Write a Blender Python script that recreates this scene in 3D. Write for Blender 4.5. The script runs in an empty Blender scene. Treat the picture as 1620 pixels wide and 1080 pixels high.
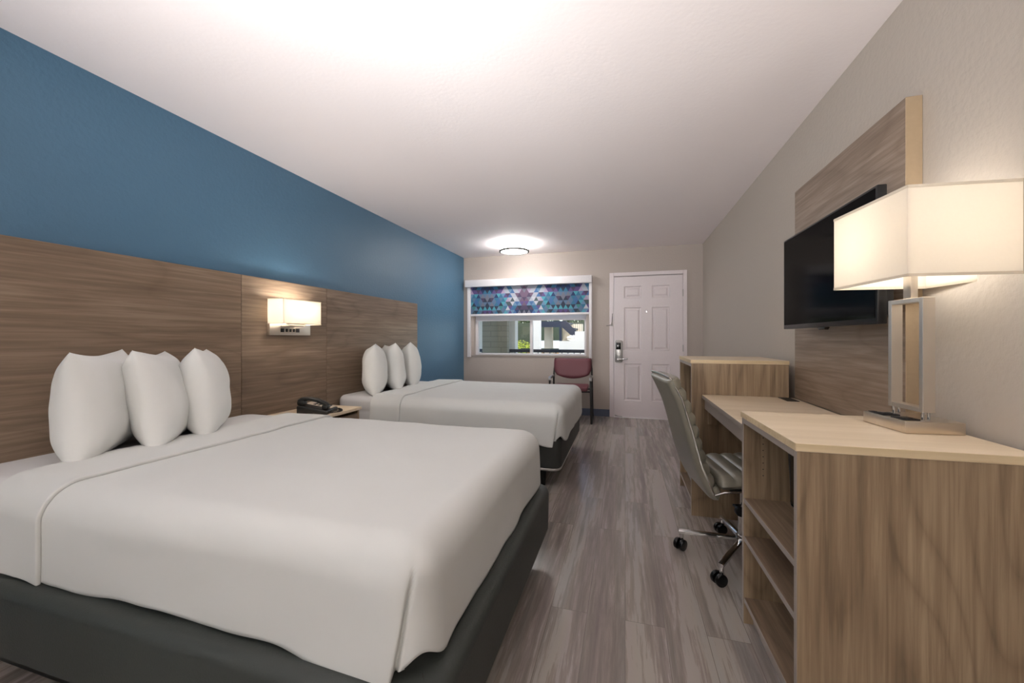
import bpy, bmesh, math, random
from mathutils import Vector, Matrix, noise
random.seed(4)
PI=math.pi
SC=bpy.context.scene
COL=SC.collection

# ------------------------------------------------------------------ constants of the room (metres)
XL,XR,YB,YF,ZC=-2.521,1.03,5.956,-3.9,2.45
CAMH=1.146; FPX=625.; YAW=math.atan(179/FPX)

def srgb(r,g,b):
    f=lambda c:(c/255/12.92) if c/255<=.04045 else ((c/255+.055)/1.055)**2.4
    return (f(r),f(g),f(b),1)

# ------------------------------------------------------------------ materials
def newmat(name):
    m=bpy.data.materials.new(name); m.use_nodes=True
    nt=m.node_tree; b=nt.nodes['Principled BSDF']; return m,nt,b
def N(nt,t,**kw):
    n=nt.nodes.new(t)
    for k,v in kw.items():
        if k in('inputs',):
            for a,c in v.items(): n.inputs[a].default_value=c
        else: setattr(n,k,v)
    return n
def plain(name,col,rough=.5,metal=0,bump=0,bscale=60,spec=None,var=0,**kw):
    m,nt,b=newmat(name)
    b.inputs['Base Color'].default_value=col; b.inputs['Roughness'].default_value=rough; b.inputs['Metallic'].default_value=metal
    if spec is not None: b.inputs['Specular IOR Level'].default_value=spec
    tc=N(nt,'ShaderNodeTexCoord')
    nz=N(nt,'ShaderNodeTexNoise'); nz.inputs['Scale'].default_value=bscale; nz.inputs['Detail'].default_value=4
    nt.links.new(tc.outputs['Object'],nz.inputs['Vector'])
    if bump:
        bp=N(nt,'ShaderNodeBump'); bp.inputs['Strength'].default_value=bump; bp.inputs['Distance'].default_value=.01
        nt.links.new(nz.outputs['Fac'],bp.inputs['Height']); nt.links.new(bp.outputs['Normal'],b.inputs['Normal'])
    v=var if var else .04
    mx=N(nt,'ShaderNodeMix',data_type='RGBA'); mx.inputs[6].default_value=tuple(c*(1-v) for c in col[:3])+(1,); mx.inputs[7].default_value=tuple(min(1,c*(1+v)) for c in col[:3])+(1,)
    nt.links.new(nz.outputs['Fac'],mx.inputs[0]); nt.links.new(mx.outputs[2],b.inputs['Base Color'])
    for k,val in kw.items(): b.inputs[k].default_value=val
    return m
def wood(name,c1,c2,c3,axis='Y',rough=.45,scale=1.,streak=26,seed=0,cath=.5):
    """stretched grain + cathedral rings; axis = grain direction"""
    m,nt,b=newmat(name); L=nt.links.new
    tc=N(nt,'ShaderNodeTexCoord')
    mp=N(nt,'ShaderNodeMapping')
    sc={'X':(.035,1,1),'Y':(1,.035,1),'Z':(1,1,.035)}[axis]
    mp.inputs['Scale'].default_value=tuple(s*scale for s in sc); mp.inputs['Location'].default_value=(seed,seed*1.7,seed*.6)
    L(tc.outputs['Object'],mp.inputs['Vector'])
    # warp
    n0=N(nt,'ShaderNodeTexNoise'); n0.inputs['Scale'].default_value=2.6; n0.inputs['Detail'].default_value=1
    mp0=N(nt,'ShaderNodeMapping'); s0={'X':(.22,1,1),'Y':(1,.22,1),'Z':(1,1,.22)}[axis]
    mp0.inputs['Scale'].default_value=s0; mp0.inputs['Location'].default_value=(seed*2.1,seed,seed*.3); L(tc.outputs['Object'],mp0.inputs['Vector'])
    L(mp0.outputs[0],n0.inputs['Vector'])
    n1=N(nt,'ShaderNodeTexNoise'); n1.inputs['Scale'].default_value=streak*1.8; n1.inputs['Detail'].default_value=5; n1.inputs['Roughness'].default_value=.6; n1.inputs['Distortion'].default_value=.35
    L(mp.outputs[0],n1.inputs['Vector'])
    n2=N(nt,'ShaderNodeTexNoise'); n2.inputs['Scale'].default_value=4.5; n2.inputs['Detail'].default_value=3; n2.inputs['Distortion'].default_value=.6
    L(mp.outputs[0],n2.inputs['Vector'])
    # growth rings: soft saw-tooth iso-lines of a low noise
    mu=N(nt,'ShaderNodeMath',operation='MULTIPLY'); mu.inputs[1].default_value=30; L(n0.outputs['Fac'],mu.inputs[0])
    fr_=N(nt,'ShaderNodeMath',operation='PINGPONG'); fr_.inputs[1].default_value=1.0; L(mu.outputs[0],fr_.inputs[0])
    pw=N(nt,'ShaderNodeMath',operation='POWER'); pw.inputs[1].default_value=3.5; L(fr_.outputs[0],pw.inputs[0])
    m1=N(nt,'ShaderNodeMath',operation='MULTIPLY'); m1.inputs[1].default_value=.62; L(n1.outputs['Fac'],m1.inputs[0])
    sm=N(nt,'ShaderNodeMath',operation='MULTIPLY_ADD'); sm.inputs[1].default_value=-.085*cath; L(pw.outputs[0],sm.inputs[0]); L(m1.outputs[0],sm.inputs[2])
    ad=N(nt,'ShaderNodeMath',operation='MULTIPLY_ADD'); ad.inputs[1].default_value=.40; L(n2.outputs['Fac'],ad.inputs[0]); L(sm.outputs[0],ad.inputs[2])
    rp=N(nt,'ShaderNodeValToRGB'); e=rp.color_ramp.elements
    e[0].position=.33; e[0].color=c1; e[1].position=.64; e[1].color=c3
    k=e.new(.49); k.color=c2
    L(ad.outputs[0],rp.inputs[0]); L(rp.outputs[0],b.inputs['Base Color'])
    b.inputs['Roughness'].default_value=rough
    bp=N(nt,'ShaderNodeBump'); bp.inputs['Strength'].default_value=.06; bp.inputs['Distance'].default_value=.002
    L(n1.outputs['Fac'],bp.inputs['Height']); L(bp.outputs[0],b.inputs['Normal'])
    return m
def wallpaint(name,col,bump=.35,rough=.6):
    m,nt,b=newmat(name); L=nt.links.new
    tc=N(nt,'ShaderNodeTexCoord')
    n1=N(nt,'ShaderNodeTexNoise'); n1.inputs['Scale'].default_value=55; n1.inputs['Detail'].default_value=5; n1.inputs['Roughness'].default_value=.55
    L(tc.outputs['Object'],n1.inputs['Vector'])
    v=N(nt,'ShaderNodeTexVoronoi'); v.inputs['Scale'].default_value=38; L(tc.outputs['Object'],v.inputs['Vector'])
    ad=N(nt,'ShaderNodeMath',operation='ADD'); L(n1.outputs['Fac'],ad.inputs[0]); 
    ml=N(nt,'ShaderNodeMath',operation='MULTIPLY'); ml.inputs[1].default_value=.35; L(v.outputs['Distance'],ml.inputs[0]); L(ml.outputs[0],ad.inputs[1])
    bp=N(nt,'ShaderNodeBump'); bp.inputs['Strength'].default_value=bump; bp.inputs['Distance'].default_value=.006
    L(ad.outputs[0],bp.inputs['Height']); L(bp.outputs[0],b.inputs['Normal'])
    b.inputs['Base Color'].default_value=col; b.inputs['Roughness'].default_value=rough
    return m
def emis(name,col,st,base=None):
    m,nt,b=newmat(name)
    b.inputs['Base Color'].default_value=base or (.9,.9,.88,1)
    b.inputs['Emission Color'].default_value=col; b.inputs['Emission Strength'].default_value=st; b.inputs['Roughness'].default_value=.7
    return m

M={}
M['blue']=wallpaint('blue_wall_paint',srgb(76,113,140),.4,.5)
M['greige']=wallpaint('greige_wall_paint',srgb(190,181,170),.32,.6)
M['greige_back']=wallpaint('greige_entry_wall_paint',srgb(182,171,163),.3,.6)
M['ceil']=wallpaint('ceiling_paint',srgb(247,239,239),.12,.8)
M['oak_h']=wood('walnut_laminate_level_grain',srgb(106,88,72),srgb(126,107,89),srgb(148,129,110),'Y',.42,1.,30,seed=3,cath=.9)
M['oak_h2']=wood('walnut_laminate_level_grain_deep',srgb(106,88,72),srgb(126,107,89),srgb(148,129,110),'Y',.42,1.,30,seed=11,cath=.9)
M['oak_tv']=wood('walnut_laminate_screen_panel',srgb(116,98,82),srgb(140,121,104),srgb(166,147,130),'Y',.42,1.3,30,seed=21,cath=.9)
M['oak_v']=wood('walnut_laminate_upright_grain',srgb(116,96,74),srgb(146,124,98),srgb(172,150,121),'Z',.42,1.25,26,seed=7,cath=1.3)
M['oak_y']=wood('walnut_laminate_shelf_grain',srgb(100,82,66),srgb(122,103,84),srgb(144,125,104),'Y',.45,1.,30,seed=5,cath=.8)
M['edge']=plain('grey_brown_edge_band',srgb(158,147,138),.5)
M['gap']=plain('panel_edge_oak',srgb(160,139,112),.5,var=.1)
M['maple']=wood('pale_maple_laminate',srgb(216,196,166),srgb(228,209,181),srgb(236,218,192),'X',.4,.8,12,seed=2,cath=.2)
M['maple_edge']=wood('pale_maple_edge',srgb(196,174,136),srgb(210,188,150),srgb(220,200,164),'X',.5,1,30,seed=2,cath=.2)
M['white_paint']=plain('white_gloss_paint',srgb(226,216,218),.4,bump=.03)
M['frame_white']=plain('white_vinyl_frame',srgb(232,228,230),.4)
M['linen']=plain('white_cotton_linen',srgb(208,209,206),.85,bump=.05,bscale=9,var=.01)
M['linen']. node_tree.nodes['Principled BSDF'].inputs['Sheen Weight'].default_value=.15
M['pillow']=plain('white_pillow_cotton',srgb(228,229,226),.85,bump=.05,bscale=9,var=.01)
M['sheet']=plain('white_fitted_sheet',srgb(212,211,211),.85,bump=.05,bscale=9,var=.01)
M['base_dark']=plain('charcoal_green_vinyl',srgb(54,58,55),.55,bump=.1,bscale=160,var=.05)
M['base_dark2']=plain('charcoal_black_vinyl',srgb(52,53,50),.6,bump=.1,bscale=160,var=.05)
M['rim']=plain('pale_corner_guard',srgb(190,184,180),.5)
M['black']=plain('matte_black_plastic',srgb(20,20,22),.45)
M['black_gloss']=plain('gloss_black_plastic',srgb(12,12,13),.18)
M['screen']=plain('dark_glass_screen',srgb(5,5,6),.10,var=.01,spec=.12,IOR=1.22)
M['bezel']=plain('charcoal_bezel',srgb(22,22,24),.3)
M['chrome']=plain('polished_chrome',srgb(215,215,215),.12,1.,var=.01)
M['nickel']=plain('brushed_nickel',srgb(222,214,204),.36,1.,var=.02)
M['nickel_flat']=plain('satin_nickel_box',srgb(215,203,188),.30,.95,var=.02)
M['steel_dull']=plain('satin_steel',srgb(170,168,166),.35,.9)
M['leather']=plain('silver_grey_leather',srgb(130,126,113),.28,bump=.06,bscale=220,var=.03)
M['burg']=plain('burgundy_vinyl',srgb(112,62,70),.5,bump=.06,bscale=200,var=.04)
M['phone']=plain('black_phone_plastic',srgb(34,34,32),.35)
M['phone_face']=plain('beige_phone_faceplate',srgb(196,182,168),.5)
M['navy']=plain('navy_steel_paint',srgb(34,38,56),.5)
M['baseb']=plain('slate_blue_vinyl_base',srgb(78,86,106),.5)
M['stucco']=plain('white_stucco',srgb(226,222,212),.85,bump=.3,bscale=90)
M['cream']=plain('cream_stucco',srgb(232,214,186),.85,bump=.3,bscale=90)
M['ground']=plain('concrete_paving',srgb(150,145,135),.9,bump=.3,bscale=30,var=.1)
M['bark']=plain('tree_bark',srgb(90,75,60),.9,bump=.5,bscale=30,var=.2)
M['leaf']=plain('dark_green_leaves',srgb(84,104,62),.7,bscale=5,var=.45)
M['leaf_y']=plain('yellow_green_leaves',srgb(190,196,60),.7,bscale=9,var=.3)
M['leaf_o']=plain('golden_leaves',srgb(205,150,60),.7,bscale=9,var=.35)
M['hedge']=plain('dark_hedge_leaves',srgb(58,66,44),.8,bscale=9,var=.4)
M['paper_white']=plain('white_key_plastic',srgb(225,222,215),.5)
M['hole']=plain('socket_black',srgb(14,13,16),.5)
M['fridge']=plain('black_fridge_door',srgb(22,22,25),.3,bump=.1,bscale=120)

# lamp shade fabric: translucent + light inside
def shade_mat(name,col,trans=.6):
    m=bpy.data.materials.new(name); m.use_nodes=True; nt=m.node_tree; nt.nodes.clear(); L=nt.links.new
    o=N(nt,'ShaderNodeOutputMaterial'); d=N(nt,'ShaderNodeBsdfDiffuse'); t=N(nt,'ShaderNodeBsdfTranslucent'); mx=N(nt,'ShaderNodeMixShader')
    tc=N(nt,'ShaderNodeTexCoord'); wv=N(nt,'ShaderNodeTexNoise'); wv.inputs['Scale'].default_value=140
    L(tc.outputs['Object'],wv.inputs['Vector'])
    cm=N(nt,'ShaderNodeMix',data_type='RGBA'); cm.inputs[6].default_value=tuple(c*.97 for c in col[:3])+(1,); cm.inputs[7].default_value=col
    L(wv.outputs['Fac'],cm.inputs[0]); L(cm.outputs[2],d.inputs[0]); L(cm.outputs[2],t.inputs[0])
    mx.inputs[0].default_value=trans; L(d.outputs[0],mx.inputs[1]); L(t.outputs[0],mx.inputs[2]); L(mx.outputs[0],o.inputs[0])
    return m
M['shade']=shade_mat('ivory_lampshade_fabric',srgb(250,244,234),.5)
M['shade_trim']=plain('ivory_shade_trim',srgb(228,216,196),.8)
M['sheer']=shade_mat('white_sheer_fabric',srgb(246,240,240),.75)
M['bulb']=emis('lamp_bulb_glow',(1,.955,.895,1),52)
M['bulb2']=emis('sconce_bulb_glow',(1,.92,.83,1),125)
M['diff']=emis('ceiling_diffuser_glow',(1,.975,.94,1),32)
M['ring']=plain('grey_lamp_ring',srgb(70,68,65),.5)
def glassmat():
    m=bpy.data.materials.new('window_glass'); m.use_nodes=True; nt=m.node_tree; nt.nodes.clear(); L=nt.links.new
    o=N(nt,'ShaderNodeOutputMaterial'); t=N(nt,'ShaderNodeBsdfTransparent'); g=N(nt,'ShaderNodeBsdfGlossy'); mx=N(nt,'ShaderNodeMixShader'); f=N(nt,'ShaderNodeFresnel')
    g.inputs['Roughness'].default_value=.01; t.inputs[0].default_value=(.97,.98,.98,1); f.inputs[0].default_value=1.45
    L(f.outputs[0],mx.inputs[0]); L(t.outputs[0],mx.inputs[1]); L(g.outputs[0],mx.inputs[2]); L(mx.outputs[0],o.inputs[0]); return m
M['glass']=glassmat()
def floormat():
    m,nt,b=newmat('grey_brown_vinyl_planks'); L=nt.links.new
    tc=N(nt,'ShaderNodeTexCoord')
    mp=N(nt,'ShaderNodeMapping'); mp.inputs['Rotation'].default_value=(0,0,PI/2); L(tc.outputs['Object'],mp.inputs['Vector'])
    br=N(nt,'ShaderNodeTexBrick'); br.offset=.37; br.inputs['Scale'].default_value=1; br.inputs['Brick Width'].default_value=1.22; br.inputs['Row Height'].default_value=.152
    br.inputs['Mortar Size'].default_value=.0012; br.inputs['Mortar Smooth'].default_value=.3
    br.inputs['Color1'].default_value=(.0,.0,.0,1); br.inputs['Color2'].default_value=(1,1,1,1); br.inputs['Mortar'].default_value=(.5,.5,.5,1); br.inputs['Bias'].default_value=0
    L(mp.outputs[0],br.inputs['Vector'])
    # per plank random offset of the grain
    sx=N(nt,'ShaderNodeVectorMath',operation='MULTIPLY'); sx.inputs[1].default_value=(1,.055,1); L(tc.outputs['Object'],sx.inputs[0])
    ad=N(nt,'ShaderNodeVectorMath',operation='ADD'); L(sx.outputs[0],ad.inputs[0])
    sc=N(nt,'ShaderNodeVectorMath',operation='SCALE'); sc.inputs['Scale'].default_value=7; L(br.outputs['Color'],sc.inputs[0]); L(sc.outputs[0],ad.inputs[1])
    n1=N(nt,'ShaderNodeTexNoise'); n1.inputs['Scale'].default_value=38; n1.inputs['Detail'].default_value=6; n1.inputs['Roughness'].default_value=.68; n1.inputs['Distortion'].default_value=.3; L(ad.outputs[0],n1.inputs['Vector'])
    n2=N(nt,'ShaderNodeTexNoise'); n2.inputs['Scale'].default_value=6; n2.inputs['Detail'].default_value=3; n2.inputs['Distortion'].default_value=1.2; L(ad.outputs[0],n2.inputs['Vector'])
    a=N(nt,'ShaderNodeMath',operation='MULTIPLY_ADD'); a.inputs[1].default_value=.8; L(n2.outputs['Fac'],a.inputs[0]); L(n1.outputs['Fac'],a.inputs[2])
    sb=N(nt,'ShaderNodeSeparateColor'); L(br.outputs['Color'],sb.inputs[0])
    a2=N(nt,'ShaderNodeMath',operation='MULTIPLY_ADD'); a2.inputs[1].default_value=.07; L(sb.outputs[0],a2.inputs[0]); L(a.outputs[0],a2.inputs[2])
    rp=N(nt,'ShaderNodeValToRGB'); e=rp.color_ramp.elements
    e[0].position=.56; e[0].color=srgb(112,104,100); e[1].position=1.06; e[1].color=srgb(164,157,152)
    for p,c in ((.80,srgb(132,123,119)),(.95,srgb(148,140,136))):
        k=e.new(p); k.color=c
    L(a2.outputs[0],rp.inputs[0])
    mm=N(nt,'ShaderNodeMix',data_type='RGBA'); mm.inputs[7].default_value=srgb(84,74,68); n3=N(nt,'ShaderNodeTexNoise'); n3.inputs['Scale'].default_value=9; n3.inputs['Detail'].default_value=2; L(ad.outputs[0],n3.inputs['Vector'])
    r3=N(nt,'ShaderNodeValToRGB'); q=r3.color_ramp.elements; q[0].position=.35; q[0].color=(1.0,.955,.955,1); q[1].position=.65; q[1].color=(.965,1.0,1.0,1); k3=q.new(.5); k3.color=(1.02,1.0,.95,1)
    L(n3.outputs['Fac'],r3.inputs[0])
    mt=N(nt,'ShaderNodeMix',data_type='RGBA',blend_type='MULTIPLY'); mt.inputs[0].default_value=1; L(rp.outputs[0],mt.inputs[6]); L(r3.outputs[0],mt.inputs[7]); L(mt.outputs[2],mm.inputs[6])
    mf=N(nt,'ShaderNodeMath',operation='MULTIPLY'); mf.inputs[1].default_value=.6; L(br.outputs['Fac'],mf.inputs[0]); L(mf.outputs[0],mm.inputs[0])
    L(mm.outputs[2],b.inputs['Base Color'])
    b.inputs['Roughness'].default_value=.25; b.inputs['Specular IOR Level'].default_value=.65
    bp=N(nt,'ShaderNodeBump'); bp.inputs['Strength'].default_value=.22; bp.inputs['Distance'].default_value=.002; L(n1.outputs['Fac'],bp.inputs['Height']); L(bp.outputs[0],b.inputs['Normal'])
    return m
M['floor']=floormat()
def blockmat():
    m,nt,b=newmat('khaki_painted_block'); L=nt.links.new
    tc=N(nt,'ShaderNodeTexCoord'); mp=N(nt,'ShaderNodeMapping'); mp.inputs['Rotation'].default_value=(PI/2,0,0); L(tc.outputs['Object'],mp.inputs['Vector'])
    br=N(nt,'ShaderNodeTexBrick'); br.inputs['Scale'].default_value=1; br.inputs['Brick Width'].default_value=.4; br.inputs['Row Height'].default_value=.1; br.inputs['Mortar Size'].default_value=.006
    br.inputs['Color1'].default_value=srgb(150,143,122); br.inputs['Color2'].default_value=srgb(144,137,117); br.inputs['Mortar'].default_value=srgb(128,121,102)
    L(mp.outputs[0],br.inputs['Vector']); L(br.outputs['Color'],b.inputs['Base Color']); b.inputs['Roughness'].default_value=.85
    bp=N(nt,'ShaderNodeBump'); bp.inputs['Strength'].default_value=.5; bp.inputs['Distance'].default_value=.005; bp.invert=True; L(br.outputs['Fac'],bp.inputs['Height']); L(bp.outputs[0],b.inputs['Normal'])
    return m
M['block']=blockmat()

# ------------------------------------------------------------------ mesh helpers
def tobm(): return bmesh.new()
def box(bm,x0,x1,y0,y1,z0,z1,bev=0,seg=2,mi=0,mat=None):
    r=bmesh.ops.create_cube(bm,size=1)
    vs=r['verts']
    for v in vs: v.co=Vector(((x0+x1)/2+v.co.x*(x1-x0),(y0+y1)/2+v.co.y*(y1-y0),(z0+z1)/2+v.co.z*(z1-z0)))
    if mat:
        for v in vs: v.co=mat@v.co
    fs=set(f for v in vs for f in v.link_faces)
    for f in fs: f.material_index=mi
    if bev:
        es=list(set(e for v in vs for e in v.link_edges))
        r=bmesh.ops.bevel(bm,geom=es,offset=bev,segments=seg,profile=.5,affect='EDGES')
        for f in r['faces']: f.material_index=mi
    return bm
def cyl(bm,p0,p1,r0,r1=None,n=20,mi=0,bev=0):
    p0,p1=Vector(p0),Vector(p1); d=p1-p0; L=d.length
    q=d.to_track_quat('Z','Y').to_matrix().to_4x4(); q.translation=(p0+p1)/2
    r=bmesh.ops.create_cone(bm,cap_ends=True,cap_tris=False,segments=n,radius1=r0,radius2=r0 if r1 is None else r1,depth=L,matrix=q)
    fs=set(f for v in r['verts'] for f in v.link_faces)
    for f in fs: f.material_index=mi
    if bev:
        es=[e for e in set(e for v in r['verts'] for e in v.link_edges) if len(e.link_faces)==2 and e.calc_face_angle(0)>.9]
        bmesh.ops.bevel(bm,geom=es,offset=bev,segments=2,profile=.5,affect='EDGES')
    return bm
def tube(bm,pts,r,n=10,mi=0,closed=False,sq=None):
    pts=[Vector(p) for p in pts]; k=len(pts); rings=[]
    up=Vector((0,0,1)); prev=None
    for i,p in enumerate(pts):
        if closed: t=(pts[(i+1)%k]-pts[i-1]).normalized()
        else: t=(pts[min(i+1,k-1)]-pts[max(i-1,0)]).normalized()
        if prev is None:
            a=up if abs(t.dot(up))<.9 else Vector((1,0,0)); u=(a-t*a.dot(t)).normalized()
        else: u=(prev-t*prev.dot(t)).normalized()
        prev=u; w=t.cross(u); ring=[]
        for j in range(n):
            an=2*PI*j/n
            rr=r if not callable(r) else r(i/(k-1))
            if sq: ca,sa=math.cos(an),math.sin(an); f=1/((abs(ca)**4+abs(sa)**4)**.25); ring.append(bm.verts.new(p+u*ca*f*sq[0]+w*sa*f*sq[1]))
            else: ring.append(bm.verts.new(p+u*math.cos(an)*rr+w*math.sin(an)*rr))
        rings.append(ring)
    m=k if closed else k-1
    for i in range(m):
        A,B=rings[i],rings[(i+1)%k]
        for j in range(n):
            f=bm.faces.new((A[j],A[(j+1)%n],B[(j+1)%n],B[j])); f.material_index=mi
    if not closed:
        f=bm.faces.new(list(reversed(rings[0]))); f.material_index=mi
        f=bm.faces.new(rings[-1]); f.material_index=mi
    return bm
def prism(bm,pts,axis,a0,a1,bev=0,mi=0):
    """polygon pts (2D) extruded along axis"""
    def mk(p,a):
        if axis=='X': return Vector((a,p[0],p[1]))
        if axis=='Y': return Vector((p[0],a,p[1]))
        return Vector((p[0],p[1],a))
    A=[bm.verts.new(mk(p,a0)) for p in pts]; B=[bm.verts.new(mk(p,a1)) for p in pts]; n=len(pts)
    fs=[bm.faces.new(A),bm.faces.new(list(reversed(B)))]
    for i in range(n): fs.append(bm.faces.new((A[i],B[i],B[(i+1)%n],A[(i+1)%n])))
    for f in fs: f.material_index=mi
    if bev:
        es=list(set(e for f in fs for e in f.edges))
        bmesh.ops.bevel(bm,geom=es,offset=bev,segments=2,profile=.5,affect='EDGES')
    return bm
def rr2d(w,d,r,n=6,cx=0,cy=0):
    out=[]
    for sx,sy,a0 in ((1,1,0),(-1,1,90),(-1,-1,180),(1,-1,270)):
        for i in range(n+1):
            a=math.radians(a0+90*i/n); out.append((cx+sx*(w/2-r)+r*math.cos(a),cy+sy*(d/2-r)+r*math.sin(a)))
    return out
def obj(name,bm,mats,parent=None,smooth=True,loc=None,ang=35,sub=0,bevel=0):
    bmesh.ops.recalc_face_normals(bm,faces=bm.faces)
    me=bpy.data.meshes.new(name); bm.to_mesh(me); bm.free()
    if not isinstance(mats,(list,tuple)): mats=[mats]
    for m in mats: me.materials.append(m)
    if smooth:
        for p in me.polygons: p.use_smooth=True
        try: me.set_sharp_from_angle(angle=math.radians(ang))
        except Exception: pass
    o=bpy.data.objects.new(name,me); COL.objects.link(o)
    if loc: o.location=loc
    if parent: o.parent=parent
    if sub:
        md=o.modifiers.new('sub','SUBSURF'); md.levels=sub; md.render_levels=sub
    return o
def tag(o,label,cat,group=None,kind=None):
    o['label']=label; o['category']=cat
    if group: o['group']=group
    if kind: o['kind']=kind
    return o
def thing(name,label,cat,loc=(0,0,0),rz=0,group=None):
    o=bpy.data.objects.new(name,None); COL.objects.link(o); o.location=loc; o.rotation_euler=(0,0,rz); o.empty_display_size=.1
    return tag(o,label,cat,group)
def struct(name,bm,m,parent=None,smooth=False):
    o=obj(name,bm,m,parent,smooth)
    if not parent: o['kind']='structure'
    return o
def B(*a,**k): return box(tobm(),*a,**k)

# ------------------------------------------------------------------ room shell
struct('floor',B(XL-.15,XR+.15,YF-.15,YB+.0,-.12,0),M['floor'])
struct('ceiling',B(XL-.15,XR+.15,YF-.15,YB+.2,ZC,ZC+.15),M['ceil'])
struct('wall_left',B(XL-.15,XL,YF-.15,YB+.2,0,ZC),M['blue'])
struct('wall_right',B(XR,XR+.15,YF-.15,YB+.2,0,ZC),M['greige'])
struct('wall_front',B(XL,XR,YF-.15,YF,0,ZC),M['greige'])
WX0,WX1,WZ0,WZ1=-2.34,-.555,.88,1.95
DX0,DX1,DZ=-.162,.777,2.042
bm=tobm()
for a in ((XL,WX0,0,ZC),(WX0,WX1,0,WZ0),(WX0,WX1,WZ1,ZC),(WX1,DX0,0,ZC),(DX0,DX1,DZ,ZC),(DX1,XR,0,ZC)):
    box(bm,a[0],a[1],YB,YB+.18,a[2],a[3])
struct('wall_back',bm,M['greige_back'])
# vinyl base
struct('baseboard_back',box(B(XL,-.219,YB-.006,YB,0,.105,.002),.825,XR,YB-.006,YB,0,.105,.002),M['baseb'])
struct('baseboard_left',B(XL,XL+.006,YF,YB-.006,0,.105,.002),M['baseb'])
struct('baseboard_right',B(XR-.006,XR,YF,YB-.006,0,.105,.002),M['baseb'])
# door trim
bm=tobm(); yc=YB-.018
box(bm,-.219,-.160,yc,YB,0,2.10,.004); box(bm,.775,.828,yc,YB,0,2.10,.004); box(bm,-.160,.775,yc,YB,2.046,2.10,.004)
box(bm,-.162,-.157,YB,YB+.16,0,2.05); box(bm,.772,.777,YB,YB+.16,0,2.05); box(bm,-.16,.775,YB,YB+.16,2.038,2.05)
struct('trim_1',bm,M['white_paint'])
# six panel door
def door_mesh():
    bm=tobm(); x0,x1,z0,z1=-.155,.770,.010,2.034; yf=YB-.012; yb=YB+.032
    px=[(-.015,.222),(.365,.600)]; pz=[(.245,.782),(.972,1.590),(1.724,1.896)]
    xs=[x0]+[v for p in px for v in p]+[x1]; zs=[z0]+[v for p in pz for v in p]+[z1]
    V={}
    def v(x,y,z):
        k=(round(x,5),round(y,5),round(z,5))
        if k not in V: V[k]=bm.verts.new(k)
        return V[k]
    for i in range(len(xs)-1):
        for j in range(len(zs)-1):
            a,b,c,d=xs[i],xs[i+1],zs[j],zs[j+1]
            if (a,b) in px and (c,d) in pz:
                st=[(0,0),(.010,.011),(.026,.011),(.046,.003)]
                for s in range(3):
                    (i0,d0),(i1,d1)=st[s],st[s+1]
                    q0=[(a+i0,c+i0),(b-i0,c+i0),(b-i0,d-i0),(a+i0,d-i0)]; q1=[(a+i1,c+i1),(b-i1,c+i1),(b-i1,d-i1),(a+i1,d-i1)]
                    for k in range(4):
                        n=(k+1)%4
                        bm.faces.new((v(q0[k][0],yf+d0,q0[k][1]),v(q0[n][0],yf+d0,q0[n][1]),v(q1[n][0],yf+d1,q1[n][1]),v(q1[k][0],yf+d1,q1[k][1])))
                i1,d1=st[-1]; bm.faces.new((v(a+i1,yf+d1,c+i1),v(b-i1,yf+d1,c+i1),v(b-i1,yf+d1,d-i1),v(a+i1,yf+d1,d-i1)))
            else: bm.faces.new((v(a,yf,c),v(b,yf,c),v(b,yf,d),v(a,yf,d)))
    # sides and back
    box(bm,x0,x1,yf+.0125,yb,z0,z1)
    for a in ((x0,x0+.0005,z0,z1),(x1-.0005,x1,z0,z1)): box(bm,a[0],a[1],yf+.0003,yf+.0125,a[2],a[3])
    box(bm,x0,x1,yf+.0003,yf+.0125,z1-.0005,z1)
    return bm
door=obj('door_1',door_mesh(),M['white_paint'],smooth=False); door['kind']='structure'
# lock set
bm=tobm(); prism(bm,rr2d(.112,.325,.03,5,-.089,.958),'Y',YB-.040,YB-.0125,.004)
lk=obj('door_lock',bm,M['steel_dull'],door)
obj('card_reader',B(-.128,-.062,YB-.046,YB-.040,.985,1.085,.003),M['black_gloss'],lk)
bm=tobm(); cyl(bm,(-.095,YB-.04,.845),(-.095,YB-.075,.845),.016); tube(bm,[(-.105,YB-.075,.845),(-.02,YB-.077,.85),(.035,YB-.072,.853)],.011,12)
obj('lever_handle',bm,M['chrome'],lk)
bm=tobm(); cyl(bm,(-.089,YB-.04,.905),(-.089,YB-.046,.905),.010); obj('keyhole',bm,M['steel_dull'],lk)
bm=tobm(); cyl(bm,(.294,YB-.012,1.524),(.294,YB-.018,1.524),.008); obj('peephole',bm,M['chrome'],door)
for z in (1.78,1.01,.24):
    obj('hinge',box(B(.768,.780,YB-.024,YB-.012,z-.045,z+.045,.002),.771,.777,YB-.028,YB-.02,z-.05,z+.05,.002),M['steel_dull'],door)
obj('kick_stop',tube(tobm(),[(-.14,YB-.02,.03),(-.10,YB-.06,.025),(-.04,YB-.06,.02)],.006,8),M['steel_dull'],door)
struct('trim_2',B(-.157,.772,YB-.03,YB+.17,0,.0085,.002),M['frame_white'])  # threshold in bright white, standing in for daylight leaking under the door
# swing-bar latch on the trim
bm=tobm(); box(bm,-.198,-.172,YB-.030,YB-.0185,1.325,1.365,.002); cyl(bm,(-.185,YB-.045,1.345),(-.185,YB-.03,1.345),.009)
t=thing('door_latch','steel swing-bar door guard on the casing left of the white door','latch',(0,0,0))
obj('latch_plate',bm,M['steel_dull'],t)
bm=tobm(); tube(bm,[(-.185,YB-.04,1.35),(-.18,YB-.045,1.42),(-.178,YB-.04,1.5),(-.170,YB-.04,1.505)],.006,8); tube(bm,[(-.185,YB-.04,1.345),(-.225,YB-.06,1.335),(-.262,YB-.06,1.33)],.007,8)
obj('swing_bar',bm,M['chrome'],t)

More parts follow.
